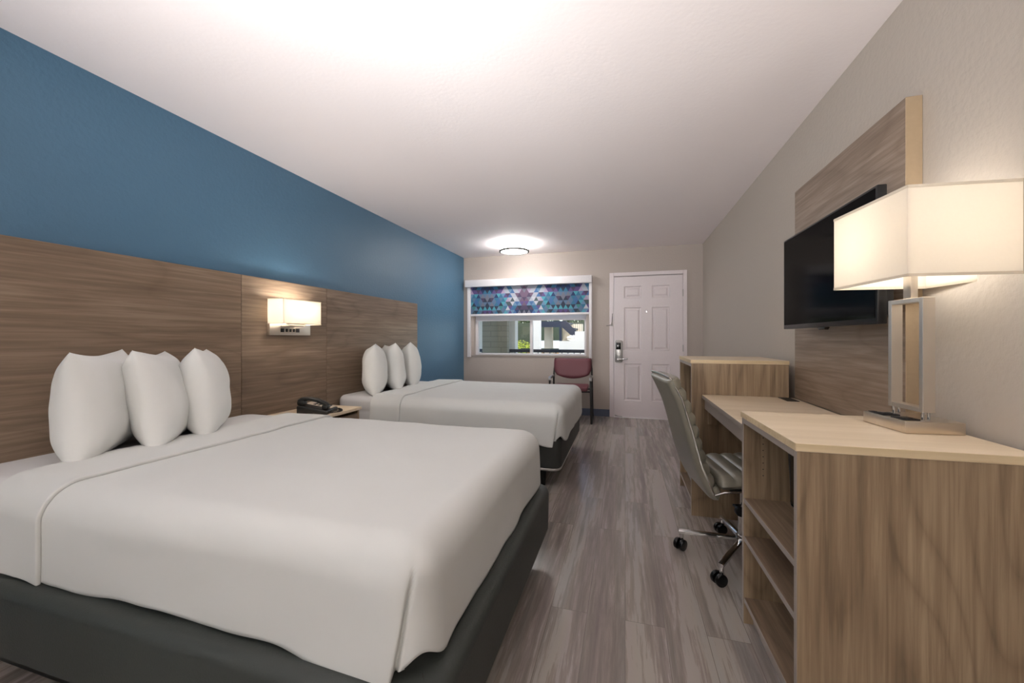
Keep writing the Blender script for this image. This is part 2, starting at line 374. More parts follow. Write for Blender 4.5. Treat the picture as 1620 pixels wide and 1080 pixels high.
# ------------------------------------------------------------------ window
win=obj('window_1',(lambda bm:[box(bm,WX0,WX0+.045,YB+.06,YB+.13,WZ0,WZ1,.004),box(bm,WX1-.035,WX1,YB+.06,YB+.13,WZ0,WZ1,.004),box(bm,WX0+.045,WX1-.035,YB+.06,YB+.13,WZ0,WZ0+.03,.004),box(bm,WX0+.045,WX1-.035,YB+.06,YB+.13,WZ1-.04,WZ1,.004)] and bm)(tobm()),M['frame_white'])
win['kind']='structure'
obj('meeting_rail',B(-1.435,-1.390,YB+.07,YB+.12,WZ0+.03,WZ1-.04,.004),M['frame_white'],win)
obj('pane',B(WX0+.045,-1.435,YB+.093,YB+.097,WZ0+.03,WZ1-.04),M['glass'],win,smooth=False)
obj('pane',B(-1.390,WX1-.035,YB+.083,YB+.087,WZ0+.03,WZ1-.04),M['glass'],win,smooth=False)
obj('window_sill',B(WX0-.05,WX1+.05,YB-.012,YB+.06,WZ0-.016,WZ0,.003),M['greige_back'],win)
# roller blind, patterned fabric
rb=thing('roller_blind','white framed roller blind with purple and teal triangle mosaic fabric, half lowered','blind',((-2.46-.47)/2,YB-.01,.87))
bx=(-2.46-.47)/2
def rbo(name,x0,x1,y0,y1,z0,z1,m,bev=.003): return obj(name,B(x0-bx,x1-bx,y0-(YB-.01),y1-(YB-.01),z0-.87,z1-.87,bev),m,rb)
rbo('cassette',-2.462,-.468,YB-.10,YB-.001,1.962,2.072,M['frame_white'],.006)
rbo('side_track',-2.440,-2.388,YB-.05,YB-.001,.845,1.962,M['frame_white'])
rbo('side_track',-.512,-.470,YB-.05,YB-.001,.845,1.962,M['frame_white'])
rbo('hem_bar',-2.386,-.514,YB-.040,YB-.012,1.498,1.533,M['frame_white'],.006)
PAL=dict(N=(44,64,106),P=(96,80,132),K=(196,176,208),L=(196,200,216),B=(70,110,160),S=(96,122,152),T=(58,118,150),C=(84,164,182),D=(50,60,80),M=(136,106,126),O=(76,90,96),G=(118,120,136),W=(220,222,232),V=(80,68,96),Y=(120,160,196),E=(68,138,138))
PAL['M']=(112,92,114); PAL={k:tuple(int(c*(.80 if k in 'KLWY' else .9)) for c in v) for k,v in PAL.items()}
PK=list(PAL)
ROWS=["NDNBTDNPLBTLLLLGM","DTNPVPPKLLYBLLKMG","GSGSNCTYPVBLLMVMM","GDVSTBSTCKLOWLGMV","DSGSTBDCYOOWYBYPM","DCDCDYESTWPBTVDVV","VPVSTDOSCYPYBNGDG","VSTCODSOCPBTBPVPD"]
def fabric_mesh():
    bm=tobm(); x0,x1,zt,zb=-2.386,-.514,1.962,1.530; y=YB-.026
    base=.0756; h=.0655; xa=x0+225/1510*(x1-x0)
    half=base/2; vc={}
    def v(x,z):
        k=(round(x,5),round(z,5))
        if k not in vc: vc[k]=bm.verts.new((x-bx,y-(YB-.01),z-.87))
        return vc[k]
    ztop=zt+.02
    for r in range(8):
        z1=ztop-r*h; z0=z1-h
        for c in range(-10,46):
            xc=xa+c*half
            i=c%32; i=i if i<=16 else 32-i
            up=(c+r)%2==0
            tri=[(xc-half,z0),(xc+half,z0),(xc,z1)] if up else [(xc-half,z1),(xc+half,z1),(xc,z0)]
            # clip to rectangle
            def clip(poly,ins,inter):
                out=[]
                for a in range(len(poly)):
                    p,q=poly[a],poly[(a+1)%len(poly)]
                    if ins(p):
                        out.append(p)
                        if not ins(q): out.append(inter(p,q))
                    elif ins(q): out.append(inter(p,q))
                return out
            def ix(X): return lambda p,q:(X,p[1]+(q[1]-p[1])*(X-p[0])/(q[0]-p[0]))
            def iz(Z): return lambda p,q:(p[0]+(q[0]-p[0])*(Z-p[1])/(q[1]-p[1]),Z)
            for ins,it in ((lambda p:p[0]>=x0,ix(x0)),(lambda p:p[0]<=x1,ix(x1)),(lambda p:p[1]>=zb,iz(zb)),(lambda p:p[1]<=zt,iz(zt))):
                if tri: tri=clip(tri,ins,it)
            t2=[]
            for p in tri:
                if not t2 or (abs(p[0]-t2[-1][0])>1e-4 or abs(p[1]-t2[-1][1])>1e-4): t2.append(p)
            if len(t2)>2 and (abs(t2[0][0]-t2[-1][0])<1e-4 and abs(t2[0][1]-t2[-1][1])<1e-4): t2.pop()
            if len(t2)<3: continue
            vs=[v(*p) for p in t2]
            if len(set(vs))<3: continue
            try: f=bm.faces.new(vs); f.material_index=PK.index(ROWS[r][i])
            except Exception: pass
    for f in bm.faces:
        f.normal_update()
        if f.normal.y>0: f.normal_flip()
    return bm
fm=[plain('blind_fabric_'+n,srgb(*PAL[k]),.8,bump=.05,bscale=300,var=.05) for k,n in zip(PK,['navy','purple','lilac','light','blue','slate','teal','cyan','dark','mauve','olive','grey','white','plum','sky','green'])]
_f=fabric_mesh(); _me=bpy.data.meshes.new('blind_fabric'); _f.to_mesh(_me); _f.free()
for m_ in fm: _me.materials.append(m_)
_o=bpy.data.objects.new('blind_fabric',_me); COL.objects.link(_o); _o.parent=rb

sh=thing('sheer_shade','white sheer roller shade band inside the window recess under the patterned blind','blind',((WX0+WX1)/2,YB+.03,1.42))
hw=(WX1-WX0)/2-.012
obj('sheer_fabric',B(-hw,hw,-.001,.001,.016,.52),M['sheer'],sh,smooth=False)
obj('hem_bar',B(-hw,hw,-.006,.006,0,.018,.003),M['frame_white'],sh)
# ------------------------------------------------------------------ headboard panels (level grain)
HX=XL+.040
for (y0,y1,lab,mm) in ((.50,2.052,'wide walnut laminate headboard panel behind the near bed','oak_h'),(2.056,2.842,'narrow walnut laminate wall panel holding the lit sconce','oak_h2'),(2.846,4.394,'wide walnut laminate headboard panel behind the far bed','oak_h')):
    bm=B(XL+.001,HX,0,y1-y0,0,1.465,.0012,1)
    o=obj('headboard_panel',bm,M[mm],smooth=False,loc=(0,y0,.11)); tag(o,lab,'headboard')

# ------------------------------------------------------------------ beds
def cloth(bmx,L0,L1,W,T,drop,r=.085,nu=90,nv=110,off=0,foot=True,wr=.004,hemz=None,seed=0,fold=True,thick=.012,flare=.004,sag=.01):
    """cloth over a rounded slab. local: x from L0 (head edge) to L1 (foot face), y 0..W (faces)"""
    bm=bmx; ir=r
    arc=r*PI/2; side=drop-r
    D=arc+side
    us=[]; 
    span=(L1-L0-ir) if foot else (L1-L0)
    nfoot=34 if foot else 0
    for i in range(nu+1): us.append(L0+span*i/nu)
    if foot:
        for i in range(1,nfoot+1): us.append(L1-ir+D*i/nfoot)
    vsn=[]
    ns=34
    for i in range(ns): vsn.append(ir-D*(1-i/ns))
    mid=nv
    for i in range(mid+1): vsn.append(ir+(W-2*ir)*i/mid)
    for i in range(1,ns+1): vsn.append(W-ir+D*i/ns)
    grid=[]
    for u in us:
        row=[]
        for v in vsn:
            dx=max(0,u-(L1-ir)) if foot else 0
            dy=(ir-v) if v<ir else (v-(W-ir) if v>W-ir else 0)
            sy=-1 if v<ir else 1
            px=min(u,L1-ir) if foot else u; py=min(max(v,ir),W-ir)
            m=max(dx,dy)
            if m<=0:
                z=T; x,y=px,py; n=Vector((0,0,1)); down=0
            else:
                a=math.atan2(dx,dy)  # 0 side .. pi/2 foot
                # square-ish map
                if dx>=dy: a=PI/2-(dy/dx if dx else 0)*PI/4
                else: a=(dx/dy)*PI/4
                ca,sa=math.cos(a),math.sin(a)
                mm=min(m,arc); th=mm/r
                h=r*math.sin(th); dz=r*(1-math.cos(th)); down=0
                if m>arc:
                    down=m-arc; dz+=down
                    h+=flare*(down/side)**1.5
                n=Vector((sa*math.sin(th),sy*ca*math.sin(th),math.cos(th)))
                # hospital-corner fold: side flap lies over the foot flap
                if fold and foot and m>arc*.55:
                    k=(m-arc*.55)/(D-arc*.55); sdeg=math.degrees(a)
                    e=max(0,min(1,(u-(L1-ir-.40))/.40)) if dx==0 else 1.0
                    e=e*e*(3-2*e)
                    w=max(0,min(1,(40-26*k-sdeg)/4)) if dy>0 else 0
                    h+=.017*k*w*e
                    dz+=(.030*w*e*e)*k
                    if dx>0 and dy>0:
                        h-=.012*math.exp(-((sdeg-42+26*k)/3.5)**2)*min(1,k*3)
                        dz-=.040*(1-w)*math.exp(-((sdeg-48)/24)**2)*k
                x=px+sa*h; y=py+sy*ca*h; z=T-dz
            p=Vector((x,y,z))
            # soft sag and wrinkles
            q=Vector((x*1.3+seed,y*1.6,z*2))
            w1=noise.noise(q*1.4)*wr*1.6+noise.noise(q*4.5)*wr*.7+noise.noise(Vector((x*2.2+seed,y*9,z*5)))*wr*.35
            if m<=0:
                ex=min(1,(u-L0)/.1); 
                p.z+=-sag*math.sin(PI*min(1,max(0,y/W)))*0
            if down>0:
                k=down/side
                w1+=noise.noise(Vector((x*5+seed,y*5,z*.6)))*wr*2.4*k
                p.z+=(noise.noise(Vector((x*2.3+seed*2,y*2.3,0)))*.018+noise.noise(Vector((x*7,y*7,seed)))*.007)*k
            p+=n*(w1+off)
            row.append(bm.verts.new(p))
        grid.append(row)
    for i in range(len(us)-1):
        for j in range(len(vsn)-1):
            bm.faces.new((grid[i][j],grid[i+1][j],grid[i+1][j+1],grid[i][j+1]))
    bmesh.ops.recalc_face_normals(bm,faces=bm.faces)
    return bm
def thicken(o,t,off=-1):
    md=o.modifiers.new('thick','SOLIDIFY'); md.thickness=t; md.offset=off; md.use_rim=True
    return o
def mattress_mesh(L,W,z0,z1,r=.05,c=.10):
    bm=tobm()
    prof=[(-.0,z0+.012),(.012,z0)]
    # stack of rounded rect rings
    rings=[]
    lv=[(.02,z0),(.004,z0+.012),(0,z0+.03),(0,(z0+z1)/2-.012),(.005,(z0+z1)/2),(0,(z0+z1)/2+.012),(0,z1-r)]
    for i in range(1,7):
        a=PI/2*i/6; lv.append((r*(1-math.cos(a)),z1-r+r*math.sin(a)))
    for ins,z in lv:
        rings.append([bm.verts.new((x,y,z)) for x,y in rr2d(L-2*ins,W-2*ins,max(.02,c-ins),8,L/2,W/2)])
    n=len(rings[0])
    for a,b in zip(rings[:-1],rings[1:]):
        for j in range(n): bm.faces.new((a[j],a[(j+1)%n],b[(j+1)%n],b[j]))
    bm.faces.new(list(reversed(rings[0]))); bm.faces.new(rings[-1])
    return bm
def rounded_slab(L,W,z0,z1,c,r,taper=0,y0=0,x0=0,seg=5):
    bm=tobm(); rings=[]; lv=[(taper+.01,z0),(taper,z0+.01),(0,z1-r)]
    for i in range(1,seg+1):
        a=PI/2*i/seg; lv.append((r*(1-math.cos(a)),z1-r+r*math.sin(a)))
    for ins,z in lv:
        rings.append([bm.verts.new((x+x0,y+y0,z)) for x,y in rr2d(L-2*ins,W-2*ins,max(.01,c-ins),8,L/2,W/2)])
    n=len(rings[0])
    for a,b in zip(rings[:-1],rings[1:]):
        for j in range(n): bm.faces.new((a[j],a[(j+1)%n],b[(j+1)%n],b[j]))
    bm.faces.new(list(reversed(rings[0]))); bm.faces.new(rings[-1])
    return bm
HB=HX+.006
def pillow_mesh(Lw=.56,Hh=.47,T=.21,seed=0):
    bm=tobm(); n=36; F=[];K=[]
    def pt(u,v,s):
        px=u*Lw/2*(1-.07*(1-v*v)**1.0*abs(u)**2); pz=v*Hh/2*(1-.10*(1-u*u)*abs(v)**2)
        # rounded, inflated body; thin seam, pinched ears
        e=max(0,(1-abs(u)**2.6))*max(0,(1-abs(v)**2.6))
        h=T/2*e**.52
        if v<0: h*=1.0+.10*abs(v)
        w=noise.noise(Vector((u*1.7+seed,v*1.7,s*1.3)))*.010+noise.noise(Vector((u*5+seed,v*3,s*2)))*.0035
        # soft radiating creases near corners
        return Vector((px,s*(h+w*min(1,e*3)),pz))
    G={}
    for s in (1,-1):
        for i in range(n+1):
            for j in range(n+1):
                u=math.sin((2*i/n-1)*PI/2)*.55+(2*i/n-1)*.45; v=math.sin((2*j/n-1)*PI/2)*.55+(2*j/n-1)*.45
                if (i in(0,n) or j in(0,n)) and s==-1: G[(s,i,j)]=G[(1,i,j)]
                else: G[(s,i,j)]=bm.verts.new(pt(u,v,s))
        for i in range(n):
            for j in range(n):
                bm.faces.new([G[(s,i,j)],G[(s,i+1,j)],G[(s,i+1,j+1)],G[(s,i,j+1)]])
    zmin=min(v.co.z for v in bm.verts)
    for v in bm.verts:
        # sit flat-ish on the mattress
        if v.co.z<zmin+.03: v.co.z=zmin+.03-(zmin+.03-v.co.z)*.35
        v.co.z-=zmin+.03-.03*.35
    return bm
def make_bed(k,yn,W,lab,basekind):
    L=-.455-HB
    bed=thing('bed',lab,'bed',(HB,yn,0))
    if basekind==1:
        # upholstered platform with soft ledge, wider than the mattress
        fx=-.385-HB; y0=.745-yn; W2=1.385
        obj('platform_base',rounded_slab(fx,W2,.138,.362,.09,.035,0.004,y0=y0),M['base_dark'],bed)
        obj('corner_seam',tube(tobm(),[(fx-.012,y0+.012,.17),(fx-.012,y0+.012,.31),(fx-.02,y0+.025,.355),(fx-.07,y0+.085,.362)],.0022,6),M['base_dark2'],bed)
        legs=[(fx-.09,y0+W2-.42)]
        obj('plinth',B(.05,fx-.14,y0+.10,y0+W2-.10,0,.14,.01),M['black'],bed)  # black block added to stand in for the deep shadow under the bed
        lz=.138; mz0=.355
    else:
        fx=-.458-HB; y0=.02; W2=W-.04
        obj('box_base',rounded_slab(fx,W2,.165,.395,.07,.02,0.006,y0=y0),M['base_dark2'],bed)
        obj('base_rim',rounded_slab(fx-.008,W2-.008,.145,.166,.07,.006,0,y0=y0+.004),M['rim'],bed)
        legs=[(.15,y0+.12),(.15,y0+W2-.12),(fx-.16,y0+.12),(fx-.16,y0+W2-.12),(fx/2,y0+.1),(fx/2,y0+W2-.1)]
        lz=.145; mz0=.388
    for (x,y) in legs: obj('leg',cyl(tobm(),(x,y,0),(x,y,lz+.003),.018,.026,14),M['black'],bed)
    obj('mattress',mattress_mesh(L-.01,W-.07,mz0,.640,.05,.09),M['sheet'],bed,ang=60).location=(0,.035,0)
    return bed
B1Y,B1W=.80,1.335
B2Y,B2W=2.905,1.375
make_bed(1,B1Y,B1W,'near double bed with charcoal green padded platform base','1' and 1)
make_bed(2,B2Y,B2W,'far double bed on black box base with pale bottom rim','2' and 2)
def make_duvet(yn,W,seed,lab,band0,seam):
    T=.657
    L1=-.437-HB
    d=thing('duvet',lab,'duvet',(HB,yn,0))
    top=obj('duvet_cover',cloth(tobm(),seam-HB-.05,L1,W,T,.285,r=.10,seed=seed,wr=.0045),M['linen'],d,ang=180); thicken(top,.016)
    cf=obj('turned_down_cuff',cloth(tobm(),band0-HB,seam-HB,W,T,.292,r=.10,nu=30,seed=seed,foot=False,off=.013,wr=.0045),M['linen'],d,ang=180); thicken(cf,.014)
    cf.modifiers.new('bev','BEVEL').width=.005; cf.modifiers['bev'].segments=3; cf.modifiers['bev'].limit_method='ANGLE'
    return d
make_duvet(B1Y,B1W,1.3,'smooth white duvet spread over the near bed',-2.09,-1.79)
make_duvet(B2Y,B2W,8.1,'smooth white duvet spread over the far bed',-2.09,-1.80)
pil_lab=[('near bed, closest to the camera','leftmost of the three white pillows standing on the near bed'),
 ('','middle one of the three white pillows standing on the near bed'),('','rightmost of the three white pillows standing on the near bed'),
 ('','leftmost of the three white pillows standing on the far bed'),('','middle one of the three white pillows standing on the far bed'),('','rightmost of the three white pillows standing on the far bed, nearest the window')]
PP=[(-2.235,1.185,135,-1,2,0),(-2.19,1.43,136,-10,5,2),(-2.215,1.645,139,-5,9,2),(-2.25,3.20,124,0,14,0),(-2.24,3.49,134,-4,20,3),(-2.22,3.80,124,-3,26,4)]
for i,(x,y,a,tl,sd,ro) in enumerate(PP):
    o=obj('pillow',pillow_mesh(seed=sd,Lw=.54+.01*(i%3),T=.225),M['pillow'],ang=180,loc=(x,y,.642))
    o.rotation_euler=(math.radians(tl),math.radians(ro),math.radians(a))
    tag(o,pil_lab[i][1],'pillow','pillows standing on the near bed' if i<3 else 'pillows standing on the far bed')

# ------------------------------------------------------------------ nightstand + phone
ns=thing('nightstand','walnut nightstand with pale maple top between the two beds','nightstand',(HB,2.24,0))
obj('tabletop',B(0,.425,0,.50,.572,.594,.002,mi=0),M['maple'],ns,smooth=False)
obj('side_panel',B(.004,.405,.006,.026,0,.572),M['oak_v'],ns,smooth=False)
obj('side_panel',B(.004,.405,.474,.494,0,.572),M['oak_v'],ns,smooth=False)
obj('shelf',B(.004,.40,.026,.474,.12,.14),M['oak_y'],ns,smooth=False)
obj('drawer_front',B(.388,.406,.03,.47,.33,.545,.002),M['oak_h2'],ns,smooth=False)
obj('back_panel',B(.004,.012,.026,.474,.14,.572),M['oak_h2'],ns,smooth=False)
tp=thing('telephone','black desk telephone with beige keypad on the maple nightstand','telephone',(-2.20,2.43,.594),math.radians(18))
bm=tobm(); prism(bm,[(-.11,0),(.11,0),(.11,.028),(-.10,.068),(-.11,.06)],'Y',-.095,.095,.006)
obj('phone_body',bm,M['phone'],tp)
rot=Matrix.Rotation(math.atan2(.04,.21),4,'Y')
bm=tobm(); v=[(-.085,.0),( .10,.0)]
prism(bm,[(-.085,.0665),(.10,.0315),(.10,.0335),(-.085,.0690)],'Y',-.01,.088,0)
fp=obj('faceplate',bm,M['phone_face'],tp)
for r in range(4):
    for c in range(3):
        x=-.03+.032*r; z=.0585-(x+.03)*.19+.0
        obj('key',B(x-.009,x+.009,.008+.026*c,.026+.026*c,z-.004,z+.0045,.002),M['phone'],fp)
bm=tobm(); tube(bm,[(-.105,-.055,.095),(-.085,-.055,.108),(-.03,-.055,.112),(.03,-.055,.098),(.085,-.055,.072),(.10,-.055,.062)],.02,12,sq=(.014,.024))
box(bm,-.115,-.06,-.082,-.028,.066,.100,.010); box(bm,.06,.108,-.082,-.028,.036,.066,.010)
obj('handset',bm,M['phone'],tp)
bm=tobm(); pts=[]
for i in range(240):
    t=i/239; a=t*2*PI*26
    cx=.105+.10*math.sin(t*PI)*.55+.0; cy=-.05+.16*t; pts.append((cx+.0065*math.cos(a),cy,.0095+.0065*math.sin(a)))
tube(bm,pts,.0018,5); obj('coiled_cord',bm,M['phone'],tp)

# ------------------------------------------------------------------ wall sconce
def shade_box(bm,hx,hy,z0,z1,t=.002,rx=None):
    # open-top/bottom rectangular shade, walls only
    for a in ((-hx,-hx+t,-hy,hy),(hx-t,hx,-hy,hy),(-hx+t,hx-t,-hy,-hy+t),(-hx+t,hx-t,hy-t,hy)): box(bm,a[0],a[1],a[2],a[3],z0,z1)
    return bm
sy=(2.226+2.560)/2; sc=thing('wall_sconce','lit rectangular white shade sconce with outlet plate on the walnut wall','wall lamp',(HX+.0,2.42,1.17))
obj('mounting_plate',B(.001,.032,-.175,.205,0,.086,.003),M['nickel'],sc)
obj('shade',(lambda bm:[box(bm,.028,.030,-.190,.165,.082,.258),box(bm,.168,.170,-.190,.165,.082,.258),box(bm,.030,.168,-.190,-.188,.082,.258),box(bm,.030,.168,.163,.165,.082,.258)] and bm)(tobm()),M['shade'],sc,smooth=False)
for z in (.080,.256):
    bm=tobm()
    box(bm,.166,.172,-.192,.167,z,z+.005); box(bm,.028,.166,-.192,-.187,z,z+.005); box(bm,.028,.166,.162,.167,z,z+.005)
    obj('shade_trim',bm,M['shade_trim'],sc,smooth=False)
for y in (-.08,.055):
    b=obj('bulb',(lambda bm:(bmesh.ops.create_uvsphere(bm,u_segments=16,v_segments=10,radius=.024,matrix=Matrix.Translation((.098,y,.19))),bm)[1])(tobm()),M['bulb2'],sc)
    obj('socket',cyl(tobm(),(.098,y,.10),(.098,y,.168),.014),M['nickel'],sc)
obj('arm',box(B(.028,.11,-.08,.055,.064,.078,.002),.09,.106,-.09,.065,.078,.10,.002),M['nickel'],sc)
for y,w in ((-.068,.032),(.075,.032)): obj('outlet',B(.032,.035,y-w/2,y+w/2,.022,.050,.001),M['hole'],sc)
for y in (-.03,.004,.038): obj('rocker_switch',B(.032,.038,y-.008,y+.008,.024,.048,.001),M['hole'],sc)

# ------------------------------------------------------------------ flush ceiling lamp (entry) and its twins behind
def ceiling_lamp(name,x,y,lab,st_light,mat):
    t=thing(name,lab,'ceiling lamp',(x,y,ZC))
    obj('canopy',cyl(tobm(),(0,0,0),(0,0,-.012),.200,n=56,bev=.003),M['steel_dull'],t)
    bm=tobm(); cyl(bm,(0,0,-.012),(0,0,-.098),.196,n=56)
    obj('drum_shade',bm,mat,t)
    bm=tobm(); tube(bm,[(.196*math.cos(2*PI*i/64),.196*math.sin(2*PI*i/64),-.103) for i in range(64)],.009,8,closed=True,sq=(.014,.012)); obj('rim_ring',bm,M['ring'],t)
    bm=tobm(); cyl(bm,(0,0,-.098),(0,0,-.104),.184,.180,n=56); obj('diffuser',bm,mat,t)
    return t
ceiling_lamp('ceiling_lamp',-1.475,5.26,'round lit drum ceiling lamp with grey rim above the window','',M['diff'])

# ------------------------------------------------------------------ case goods along the right wall
def bookcase(name,loc,rz,W,D,Hh,lab,cat,shelves,plinth=.085,grp=None):
    """open toward -x. local: x 0..W (front at 0), y 0..D (near face at 0)"""
    t=thing(name,lab,cat,loc,rz,grp); p=.020
    bm=B(-.004,W,-.004,D+.004,Hh-.024,Hh,.0015,1)
    for f in bm.faces:
        if abs(f.normal.z)<.5: f.material_index=1
    obj('top',bm,[M['maple'],M['maple_edge']],t,smooth=False)
    for y in (0,D-p):
        bm=B(0,W-.002,y,y+p,0,Hh-.024,.0008,1)
        for f in bm.faces:
            if f.normal.x<-.5: f.material_index=1
        obj('side_panel',bm,[M['oak_v'],M['edge']],t,smooth=False)
    bm=B(0,W-.01,p,D-p,Hh-.045,Hh-.024)
    for f in bm.faces:
        if f.normal.x<-.5: f.material_index=1
    obj('top_rail',bm,[M['oak_y'],M['edge']],t,smooth=False)
    for z in shelves:
        bm=B(.002,W-.012,p,D-p,z-.020,z,.0008,1)
        for f in bm.faces:
            if f.normal.x<-.5: f.material_index=1
        obj('shelf',bm,[M['oak_y'],M['edge']],t,smooth=False)
    obj('back_panel',B(W-.012,W-.004,p,D-p,plinth,Hh-.045),M['oak_v'],t,smooth=False)
    obj('plinth',B(.035,.050,p,D-p,0,shelves[-1]-.020),M['edge'],t,smooth=False)
    return t
bc=bookcase('open_bookcase',(.468,1.300,0),math.radians(1.2),.545,.505,.850,'near open walnut bookcase with pale maple top, carrying the lamp','bookcase',[.505,.352,.105])
# shelf-pin holes on the far side
bm=tobm()
for k in range(7): cyl(bm,(.07,.4846,.60+.025*k),(.07,.486,.60+.025*k),.0022,n=8)
obj('shelf_pin_hole',bm,M['hole'],bc)['kind']='stuff'
fc=bookcase('fridge_cabinet',(.412,2.780,0),0,.550,.560,1.008,'tall walnut cabinet with maple top at the far end of the desk','cabinet',[.62,.105])
# mini fridge in the far cabinet
fr=thing('mini_fridge','black mini fridge inside the tall far cabinet','fridge',(.455,2.815,.105))
obj('fridge_body',B(.03,.42,0,.49,.0,.47,.01),M['fridge'],fr)
obj('fridge_door',B(0,.028,0,.49,.035,.47,.008),M['fridge'],fr)
obj('kick_grille',B(.006,.03,.01,.48,0,.032,.002),M['steel_dull'],fr)
obj('fridge_handle',B(-.012,0,.42,.45,.25,.42,.004),M['chrome'],fr)
# microwave on the near bookcase, far part of top shelf
mw=thing('microwave','rounded black appliance in the top bay of the near bookcase','appliance',(.590,1.335,.5055))
obj('appliance_body',rounded_slab(.30,.42,0,.285,.035,.03,taper=.012),M['black'],mw)
obj('appliance_front',B(-.006,.004,.05,.35,.03,.23,.008),M['black_gloss'],mw)

# desk
dk=thing('writing_desk','walnut kneehole desk with pale maple top between the two cabinets','desk',(.478,1.822,0))
DL=2.775-1.822
bm=B(-.004,.50,0,DL,.761,.785,.0015,1)
for f in bm.faces:
    if abs(f.normal.z)<.5: f.material_index=1
obj('desktop',bm,[M['maple'],M['edge']],dk,smooth=False)
obj('apron',B(.012,.030,.001,DL-.001,.695,.761),M['edge'],dk,smooth=False)
obj('modesty_panel',B(.44,.456,.001,DL-.001,.25,.761),M['oak_h2'],dk,smooth=False)
obj('support_rail',B(.03,.44,DL-.02,DL-.001,.60,.761),M['oak_v'],dk,smooth=False)
ct=obj('cable_port',B(.415,.478,.79,.935,.785,.788,.001),M['black'],dk)
for y in (.82,.865,.905): obj('port_socket',B(.43,.465,y-.012,y+.012,.788,.7888),M['hole'],ct)

# tv panel and tv
o=obj('tv_wall_panel',B(-.05,0,0,.975,0,1.235,.0015,1),[M['oak_tv'],M['gap']],smooth=False,loc=(XR-.001,1.772,.787))
for p in o.data.polygons:
    if p.normal.y<-.5: p.material_index=1
tag(o,'tall walnut wall panel behind the television','wall panel')
tv=thing('television','flat black television on the walnut wall panel above the desk','television',(.872,2.165,1.198))
obj('tv_body',B(.0,.030,-.437,.437,0,.502,.004),M['bezel'],tv)
obj('rear_housing',B(.030,.060,-.425,.42,.03,.40,.012),M['black'],tv)
obj('wall_mount',B(.060,.107,-.12,.12,.10,.34,.004),M['black'],tv)
obj('screen',B(-.0012,.0,-.425,.425,.022,.492),M['screen'],tv,smooth=False)
obj('sensor_lens',prism(tobm(),[(-.04,0),(.04,0),(.025,-.012),(-.025,-.012)],'X',.004,.024,.002),M['black_gloss'],tv)

# ------------------------------------------------------------------ table lamp
LX,LY,LR=.905,1.615,math.radians(6)
tl=thing('table_lamp','lit table lamp with rectangular ivory shade and brushed nickel frame stem','table lamp',(LX,LY,.851),LR)
bs=obj('lamp_base',B(-.080,.080,-.093,.093,0,.037,.002),M['nickel_flat'],tl)
for k,y in enumerate((-.045,.035)):
    s=obj('outlet_block',B(-.072,-.024,y-.028,y+.024,.037,.041,.001),M['hole'],bs)
    obj('socket_insert',B(-.062,-.034,y-.012,y+.010,.041,.0425),M['bezel'],s)
obj('usb_port',B(-.070,-.052,.066,.084,.037,.0405,.001),M['bezel'],bs)
bm=tobm(); fy=.071; fz0,fz1=.062,.425; dxx=.017
for a in ((-fy,-fy+.015,fz0,fz1),(fy-.015,fy,fz0,fz1),(-fy+.015,fy-.015,fz0,fz0+.015),(-fy+.015,fy-.015,fz1-.015,fz1)): box(bm,-dxx,dxx,a[0],a[1],a[2],a[3],.001,1)
obj('lamp_frame',bm,M['nickel'],tl,smooth=False)
for x in (-.008,.008):
    for y in (-fy+.012,fy-.012): obj('standoff_pin',cyl(tobm(),(x,y,.037),(x,y,fz0+.001),.004,n=10),M['chrome'],tl)
obj('stem',B(-.010,.010,-.016,.016,fz1,.56,.001),M['nickel'],tl)
SX,SY=-.024,-.062
bm=tobm()
hx,hy,z0,z1=.143,.164,.470,.725; t=.002
for a in ((-hx,-hx+t,-hy,hy),(hx-t,hx,-hy,hy),(-hx+t,hx-t,-hy,-hy+t),(-hx+t,hx-t,hy-t,hy)): box(bm,a[0]+SX,a[1]+SX,a[2]+SY,a[3]+SY,z0,z1)
sh=obj('lamp_shade',bm,M['shade'],tl,smooth=False)
for z in (z0-.001,z1-.007):
    bm=tobm()
    for a in ((-hx-.001,-hx+.002,-hy-.001,hy+.001),(hx-.002,hx+.001,-hy-.001,hy+.001),(-hx,hx,-hy-.001,-hy+.002),(-hx,hx,hy-.002,hy+.001)): box(bm,a[0]+SX,a[1]+SX,a[2]+SY,a[3]+SY,z,z+.008)
    obj('shade_trim',bm,M['shade_trim'],sh,smooth=False)
bm=tobm(); bmesh.ops.create_uvsphere(bm,u_segments=20,v_segments=12,radius=.032,matrix=Matrix.Translation((0,0,.605))); obj('bulb',bm,M['bulb'],tl)

